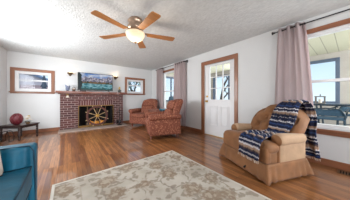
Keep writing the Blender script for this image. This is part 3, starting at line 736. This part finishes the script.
# smooth resample by arc length
def resample(P, n):
    V = [Vector(p) for p in P]; dist = [0]
    for a, b in zip(V, V[1:]): dist.append(dist[-1]+math.hypot(b[0]-a[0], b[1]-a[1]))
    T = dist[-1]; out = []
    for i in range(n+1):
        t = T*i/n; k = max(j for j in range(len(dist)-1) if dist[j] <= t+1e-9); f = (t-dist[k])/(dist[k+1]-dist[k])
        p0, p1, p2, p3 = V[max(k-1, 0)], V[k], V[k+1], V[min(k+2, len(V)-1)]
        out.append(.5*((2*p1)+(p2-p0)*f+(2*p0-5*p1+4*p2-p3)*f*f+(3*p1-p0-3*p2+p3)*f**3))
    return out
RP = [Vector((*p,)) for p in resample([Vector(p) for p in path], 110)]
bl = thing('throw_blanket', 'navy, white and tan striped blanket draped over the tan recliner', 'blanket', RC, RZ)
def blf(u, v):
    i = min(int(u*110), 110); p = RP[i]; n1 = RP[min(i+1, 110)]-RP[max(i-1, 0)]; t = Vector((n1[0], n1[1])).normalized(); nx, nz = t[1], -t[0]
    if nz < 0 and i > 20: pass
    nrm = Vector((-t[1], t[0]))   # outward
    if i < 8 or True:
        nrm = Vector((t[1]*-1, t[0]))
    wv = .013*(1+sin(v*pi*6+u*9))+.009*(1+sin(v*pi*11-u*23))
    y = p[2]+(p[3]-p[2])*v+.018*sin(u*21+v*2)
    x, z = p[0]+nrm.x*wv*.9, p[1]+nrm.y*wv*.9
    return (x, y, z)
m = MB(); m.grid(blf, 110, 30); m.build('cloth', 'blanket', bl, solid=.012)
m = MB()
for e in (0, 1):
    for k in range(26):
        p = blf(e, k/25); m.cyl(p, (p[0]+.004, p[1]+.002*sin(k), p[2]-.035), .003, .002, 5)
fr = m.build('fringe', 'cream', bl); fr['kind'] = 'stuff'

# ------------------------------------------------------------------ teal sofa (faces +X, its back to the side wall)
sf = thing('sofa', 'teal velvet sofa with dark piping beside the rug', 'sofa', (-.79, .98, 0))
def sx(x): return x+.79
def sy(y): return y-.98
m = MB(); m.soft(((sx(-1.30)+sx(-.26))/2, 0, .2), (1.02, 1.86, .22), .15); m.build('base', 'teal', sf)
def armf(sgn):
    def f(P, h):
        c = .028*cos(P.x*2*pi/.2) if P.y*sgn < 0 and abs(P.x) < h.x*.93 else 0   # ripples added on the inner side: velvet shading stripes put into the shape
        return (P.x, P.y+sgn*(-c)+sgn*.015*(P.z/h.z), P.z+.01*(P.x/h.x)*-1)
    return f
for y, s_ in ((1.82, 1), (.14, -1)):
    m = MB(); m.soft((sx(-.765), sy(y), .37), (1.07, .15, .58), .45, 34, armf(s_)); a = m.build('armrest', 'teal', sf)
    m = MB(); yy = sy(y)-s_*.06; m.tube([(sx(-.235), yy-.0, .10), (sx(-.232), yy, .35), (sx(-.24), yy, .60), (sx(-.27), yy+s_*.008, .648), (sx(-.6), yy+s_*.008, .655), (sx(-1.25), yy+s_*.008, .66)], .006, 6); m.build('piping', 'tealp', a)
m = MB(); m.soft((sx(-1.20), 0, .55), (.24, 1.60, .56), .7, 16); m.build('backrest', 'teal', sf)
for k, (y0, y1) in enumerate(((.22, .98), (.985, 1.735))):
    def cus(P, h): return (P.x, P.y, P.z+(.03*(1-(P.x/h.x)**2)*(1-(P.y/h.y)**2) if P.z > 0 else 0)+.004*sin(P.x*22+P.y*14))
    m = MB(); m.soft((sx(-.66), sy((y0+y1)/2), .39), (.83, y1-y0, .17), .25, 16, cus); c = m.build('seat_cushion', 'teal', sf)
    for z in (.473, .31):
        m = MB(); X0, X1, Y0, Y1 = sx(-1.06), sx(-.247), sy(y0)+.012, sy(y1)-.012
        m.tube([(X0, Y0, z), (X1, Y0, z), (X1+.002, (Y0+Y1)/2, z), (X1, Y1, z), (X0, Y1, z)], .006, 6); m.build('piping', 'tealp', c)
for x in (-1.22, -.34):
    for y in (.14, 1.80):
        m = MB(); m.lathe([(.016, 0), (.026, .1)], (sx(x), sy(y), 0), 12); m.build('leg', 'darkwood', sf)
M['pillow'] = pm('pillow_print', (196, 178, 164), .85, .3, 14)
tp = thing('throw_pillow', 'beige patterned throw pillow on the teal sofa', 'pillow', (-.58, 1.56, .70))
tp.rotation_euler = (math.radians(-62), 0, math.radians(4)); tp.location = (-.575, 1.535, .63)
def pf(P, h):
    a, b = abs(P.x)/h.x, abs(P.y)/h.y; return (P.x, P.y, P.z*(1-.75*max(a, b)**3))
m = MB(); m.soft((0, 0, 0), (.40, .34, .12), .95, 14, pf); m.build('cover', 'pillow', tp)
m = MB(); q = [(-.19, -.16), (.19, -.16), (.19, .16), (-.19, .16)]; m.tube([(*p, 0) for p in q], .005, 6, True); m.build('piping', 'dkbrown', tp)

# ------------------------------------------------------------------ corner table and its things
TZ = .385
ct = thing('corner_table', 'low dark wooden table with turned legs in the room corner', 'table', (-1.005, 5.475, 0), math.radians(-38))
m = MB(); m.box(-.275, .275, -.265, .265, TZ-.03, TZ); m.build('tabletop', 'darkwood', ct, bevel=.008)
m = MB()
for y in (-.225, .225): m.box(-.22, .22, y-.01, y+.01, TZ-.075, TZ-.03)
for x in (-.225, .225): m.box(x-.01, x+.01, -.22, .22, TZ-.075, TZ-.03)
m.build('apron', 'darkwood', ct)
for x in (-.23, .23):
    for y in (-.225, .225):
        m = MB(); m.lathe([(.014, 0), (.022, .015), (.024, .05), (.014, .07), (.026, .1), (.03, .15), (.018, .2), (.03, .22), (.018, .24), (.026, .27), (.026, TZ-.03)], (x, y, 0), 14); m.build('leg', 'darkwood', ct)
vz = thing('red_vase', 'dark red globe vase with a diamond pattern on the corner table', 'vase', (-1.06, 5.44, TZ))
m = MB(); n_ = 12; vs = []; fs = []
prof = [(.05, 0), (.085, .03), (.112, .08), (.122, .14), (.112, .20), (.082, .25), (.045, .28), (.04, .29)]
for k, (r, z) in enumerate(prof):
    for i in range(n_): a = 2*pi*(i+.5*(k % 2))/n_; vs.append((r*cos(a), r*sin(a), z))
for k in range(len(prof)-1):
    for i in range(n_):
        j = (i+1) % n_; a, b, c, e = k*n_+i, k*n_+j, (k+1)*n_+i, (k+1)*n_+j
        fs += ([(a, b, c), (b, e, c)] if k % 2 == 0 else [(a, b, e), (a, e, c)])
fs.append(tuple(range(n_))[::-1]); m.add(vs, fs, False); m.build('body', pm('ruby_glass', (84, 12, 28), .4, .15, 10, coat=.5), vz)
m = MB()
for k in range(1, len(prof)-2):
    for i in range(n_):
        j = (i+1) % n_; a = Vector(vs[k*n_+i]); 
        for q in ((k+1)*n_+i, (k+1)*n_+(j if k % 2 else (i-1) % n_)): m.cyl(a*1.005, Vector(vs[q])*1.005, .003, n=5)
m.build('lattice', pm('rose_gold', (140, 60, 62), .35, .1, 10, metal=.3), vz)
fd = thing('flower_arrangement', 'small cream and gold flower arrangement beside the red vase', 'flowers', (-.845, 5.37, TZ))
m = MB(); m.lathe([(.03, 0), (.045, .02), (.05, .05), (.044, .05), (.03, .01), (.001, .01)], n=14); m.build('bowl', 'bronze', fd)
for k in range(9):
    a = k*2.4; r = .018+.055*(k/9); c = (r*cos(a), r*sin(a), .08+.14*(1-k/10)); m = MB()
    for q in range(6): b = q*pi/3; m.ell((c[0]+.015*cos(b), c[1]+.015*sin(b), c[2]), (.013, .013, .008), 5)
    m.ell(c, (.01, .01, .012), 5); m.build('blossom', 'yellow' if k % 3 == 0 else 'cream', fd)
m = MB()
for k in range(8):
    a = k*pi/4+.2; m.grid(lambda u, v, a=a: ((.02+.06*u)*cos(a)-(v-.5)*.03*sin(pi*u)*sin(a), (.02+.06*u)*sin(a)+(v-.5)*.03*sin(pi*u)*cos(a), .05+.03*sin(pi*u)), 6, 2)
m.build('leaves', 'olive', fd, solid=.002)
wr = thing('wire_rack', 'black bent wire rack standing under the corner table', 'rack', (-1.19, 5.30, 0), math.radians(-38))
m = MB()
for y in (-.05, .05): m.tube([(-.10, y, .006), (-.11, y, .12), (-.06, y, .24), (.0, y, .26), (.06, y, .24), (.11, y, .12), (.10, y, .006)], .006, 6)
for p in ((-.10, .006), (.10, .006), (-.06, .24), (.06, .24)): m.cyl((p[0], -.05, p[1]), (p[0], .05, p[1]), .005, n=6)
m.build('wire_frame', 'black', wr)

# floor register
rg = thing('floor_register', 'dark bronze slotted floor vent beside the baseboard under the window', 'vent', (3.13, -.06, 0))
m = MB(); m.box(-.075, -.062, -.19, .19, 0, .006); m.box(.062, .075, -.19, .19, 0, .006); m.box(-.075, .075, .178, .19, 0, .006); m.box(-.075, .075, -.19, -.178, 0, .006); m.build('rim', 'bronze', rg)
m = MB(); m.box(-.065, .065, -.18, .18, .0, .002); m.build('backing', 'soot', rg)
m = MB()
for k in range(14): y = -.17+k*.34/13; m.box(-.062, .062, y-.006, y+.006, .001, .0065)
m.build('grille', 'bronze', rg)

# ------------------------------------------------------------------ enclosed porch
PX, PZ = 5.77, 2.34
struct(MB().box(XR+TH, PX+.15, -2.6, 6.1, -.1, -.02).build('floor_porch', 'concrete'))
struct(MB().box(XR+TH, PX+.15, -2.6, 6.05, PZ, PZ+.1).build('ceiling_porch', 'porchceil'))
PWIN = [(.25, 1.35, .97, 2.12), (-1.4, -.2, .97, 2.12), (1.55, 3.1, .97, 2.12), (3.43, 4.22, .97, 2.12), (4.7, 5.6, .97, 2.12)]
struct(holed('wall_porch_outer', 'y', PX, PX+.12, -2.6, 6.05, -.02, PZ, PWIN, 'porchwall'))
PE = (3.85, 4.85, .97, 2.15)
struct(holed('wall_porch_end', 'x', 5.9, 6.02, XR+TH, PX, -.02, PZ, [PE], 'porchwall'))
for n_w, (a, b, c, e) in enumerate(PWIN):
    r_ = struct(empty('window_%d' % (n_w+5), (PX, (a+b)/2, c))); yc = (a+b)/2; f = .06; m = MB()
    for (y0, y1, z0, z1) in ((a-f, a+.02, c-f, e+f), (b-.02, b+f, c-f, e+f), (a, b, c-f, c+.02), (a, b, e-.02, e+f)): m.box(-.03, .06, y0-yc, y1-yc, z0-c, z1-c)
    m.build('frame', 'slate', r_, bevel=.004)
    m = MB(); m.box(.03, .034, a-yc, b-yc, 0, e-c); m.build('glass_pane', 'glass', r_)
a, b, c, e = PE; r_ = struct(empty('window_10', ((a+b)/2, 5.9, c))); xc = (a+b)/2; m = MB(); f = .06
for (x0, x1, z0, z1) in ((a-f, a+.02, c-f, e+f), (b-.02, b+f, c-f, e+f), (a, b, c-f, c+.02), (a, b, e-.02, e+f), ((a+b)/2-.02, (a+b)/2+.02, c, e)): m.box(x0-xc, x1-xc, -.03, .06, z0-c, z1-c)
m.build('frame', 'slate', r_, bevel=.004); m = MB(); m.box(a-xc, b-xc, .03, .034, 0, e-c); m.build('glass_pane', 'glass', r_)
# patio table
pt = thing('patio_table', 'tall teal metal patio table on the porch outside the wide window', 'table', (4.62, -.05, -.02))
m = MB(); m.soft((0, 0, .955), (.80, 1.22, .035), .5, 8); m.build('tabletop', 'patio', pt)
for x in (-.33, .33):
    for y in (-.52, .52):
        m = MB(); sg = 1 if y > 0 else -1; m.tube([(x, y, 0), (x, y-sg*.05, .4), (x, y-sg*.02, .7), (x, y, .94)], .018, 8); m.tube([(x, y-sg*.03, .62), (x, y-sg*.14, .84), (x, y-sg*.3, .93)], .011, 6); m.build('leg', 'patio', pt)
m = MB(); m.tube([(-.33, -.45, .2), (0, -.2, .22), (0, .2, .22), (-.33, .45, .2)], .01, 6); m.tube([(.33, -.45, .2), (0, -.2, .22), (0, .2, .22), (.33, .45, .2)], .01, 6); m.build('stretcher', 'patio', pt)
def pchair(label, loc, rz, bh=.5):
    t = thing('patio_chair', label, 'chair', loc, rz, 'tall patio chairs on the porch')
    m = MB(); m.soft((0, 0, .70), (.46, .46, .03), .9, 8); m.build('seat', 'mesh', t)
    m = MB(); m.grid(lambda u, v: (-.20-.2*bh*v, (u-.5)*.44*(1-.25*v*v), .76+(bh-.08)*v), 10, 8); m.build('backrest', 'mesh', t, solid=.01)
    m = MB(); m.tube([(-.20, -.23, .70), (-.22, -.235, .70+.4*bh), (-.22-.14*bh, -.18, .70+.92*bh), (-.22-.18*bh, 0, .70+1.03*bh), (-.22-.14*bh, .18, .70+.92*bh), (-.22, .235, .70+.4*bh), (-.20, .23, .70)], .013, 8); m.build('back_frame', 'patio', t)
    for s_ in (-1, 1):
        m = MB(); m.tube([(-.22, s_*.235, .70+.16), (-.1, s_*.26, .885), (.1, s_*.26, .88), (.2, s_*.25, .83), (.2, s_*.235, .70)], .014, 8); m.build('armrest', 'patio', t)
        for x in (-.2, .2):
            m = MB(); m.tube([(x, s_*.22, .69), (x*1.05, s_*.235, .35), (x*1.25, s_*.25, .0)], .014, 8); m.build('leg', 'patio', t)
    m = MB(); m.tube([(.22, -.235, .45), (.22, .235, .45), (-.22, .235, .45), (-.22, -.235, .45)], .01, 6, True); m.build('footrest', 'patio', t)
    return t
pchair('low backed patio chair tucked under the patio table, nearer the curtain', (4.12, .30, -.02), 0, .2)
pchair('low backed patio chair tucked under the patio table, farther from the curtain', (4.12, -.35, -.02), 0, .2)
pchair('low backed patio chair on the far side of the patio table', (5.22, -.02, -.02), pi, .2)
pchair('tall blue mesh patio chair on the porch behind the far curtained window', (4.0, 5.2, -.02), math.radians(-115))
ln = thing('lantern', 'weathered square lantern standing on the patio table', 'lantern', (4.55, .44, .9525))
M['greywood'] = pm('grey_wood', (120, 112, 104), .8, .2, 10)
m = MB(); m.box(-.08, .08, -.08, .08, 0, .02); m.box(-.085, .085, -.085, .085, .15, .17); m.build('base', 'greywood', ln)
m = MB()
for x in (-.07, .07):
    for y in (-.07, .07): m.box(x-.008, x+.008, y-.008, y+.008, .02, .15)
m.build('posts', 'greywood', ln)
m = MB(); m.lathe([(.03, .02), (.03, .10), (.001, .1)], n=12); m.build('candle', 'cream', ln)
m = MB(); m.tube([(.04*cos(a), 0, .17+.05*sin(a)) for a in [pi*k/8 for k in range(9)]], .005, 6); m.build('handle', 'black', ln)

# ------------------------------------------------------------------ outside
struct(MB().box(-60, 60, -30, 90, -.6, -.5).build('ground', 'grassy'))
def tree(label, x, y, h, spread, seed, leaf, n=46, size=.5):
    rnd = random.Random(seed); t = thing('tree', label, 'tree', (x, y, -.5), group=None)
    m = MB(); tips = []
    def br(p, d, L_, r, lv):
        pts = [p]; q = Vector(p); dd = Vector(d)
        for k in range(4): dd = (dd+Vector((rnd.uniform(-.2, .2), rnd.uniform(-.2, .2), rnd.uniform(0, .15)))).normalized(); q = q+dd*L_/4; pts.append(tuple(q))
        m.tube(pts, lambda s, r=r: r*(1-.5*s), 6 if lv < 2 else 4)
        tips.append((Vector(pts[-1]), lv)); tips.append((Vector(pts[2]), lv))
        if lv < 3:
            for k in range(4 if lv == 0 else 3):
                a = rnd.uniform(0, 2*pi); br(pts[-1] if k < 2 else pts[2+k % 2], (dd+Vector((cos(a), sin(a), .25))*spread).normalized(), L_*.62, r*.5, lv+1)
    br((0, 0, 0), (0, 0, 1), h*.42, h*.028, 0); m.build('trunk', 'bark', t)
    if leaf:
        c = MB(); tt = [p for p, lv in tips if lv >= 1]
        for k in range(n*10):
            p = rnd.choice(tt)+Vector([rnd.gauss(0, size*.45) for _ in range(3)]); a = Vector([rnd.gauss(0, 1) for _ in range(3)]).normalized(); b = a.orthogonal().normalized(); s_ = rnd.uniform(.07, .14)
            e_ = a.cross(b); c.add([p-a*s_, p+b*s_*.5+e_*.02, p+a*s_, p-b*s_*.5], [(0, 1, 2, 3)], False)
        c.build('foliage', leaf, t)
    return t
tree('leafy blue green tree outside the small window near the armchairs', 5.0, 11.5, 5.2, .9, 3, 'leaft', 70)
tree('young spring green tree outside the small window near the armchairs', 6.3, 12.5, 5.0, .9, 5, 'leafp', 60)
tree('bare branching tree seen through the front door glass', 12.0, 7.8, 6.5, .9, 8, None)
tree('bare thin tree further off through the front door glass', 14.5, 11.0, 8, .8, 11, None)
ev = thing('evergreen_tree', 'dark evergreen tree outside the small window near the corner table', 'tree', (-1.1, 14.5, -.5))
MB().cyl((0, 0, 0), (0, 0, .8), .1).build('trunk', 'bark', ev)
m = MB()
for k in range(7): z = .5+k*.5; r = .75*(1-k/8); m.lathe([(r, z), (r*.6, z+.25), (r*.15, z+.75)], n=14)
m.build('foliage', 'evergreen', ev); ev.scale = (.8, .8, .82); ev.location.x = -1.42
hs = thing('neighbour_house', 'pale neighbouring house with a blue grey roof beyond the small window', 'house', (-3.2, 18, -.5))
m = MB(); m.box(-4.8, 2.9, 0, 6, 0, 2.8); m.build('wall', 'siding2', hs)
m = MB(); m.prism([(-4.8, 6.2), (2.6, 2.8), (-4.8, 2.8)], -.02, 6.02, 'y'); m.build('gable', 'siding', hs)
m = MB(); m.prism([(-5.2, 6.6), (3.3, 2.72), (3.2, 2.54), (-5.2, 6.36)], -.25, 6.3, 'y'); m.build('roof', 'roof', hs)
for x in (-2.2, .8):
    m = MB(); m.box(x-.45, x+.45, -.04, .02, 1.0, 2.0); m.build('window', 'slate', hs)
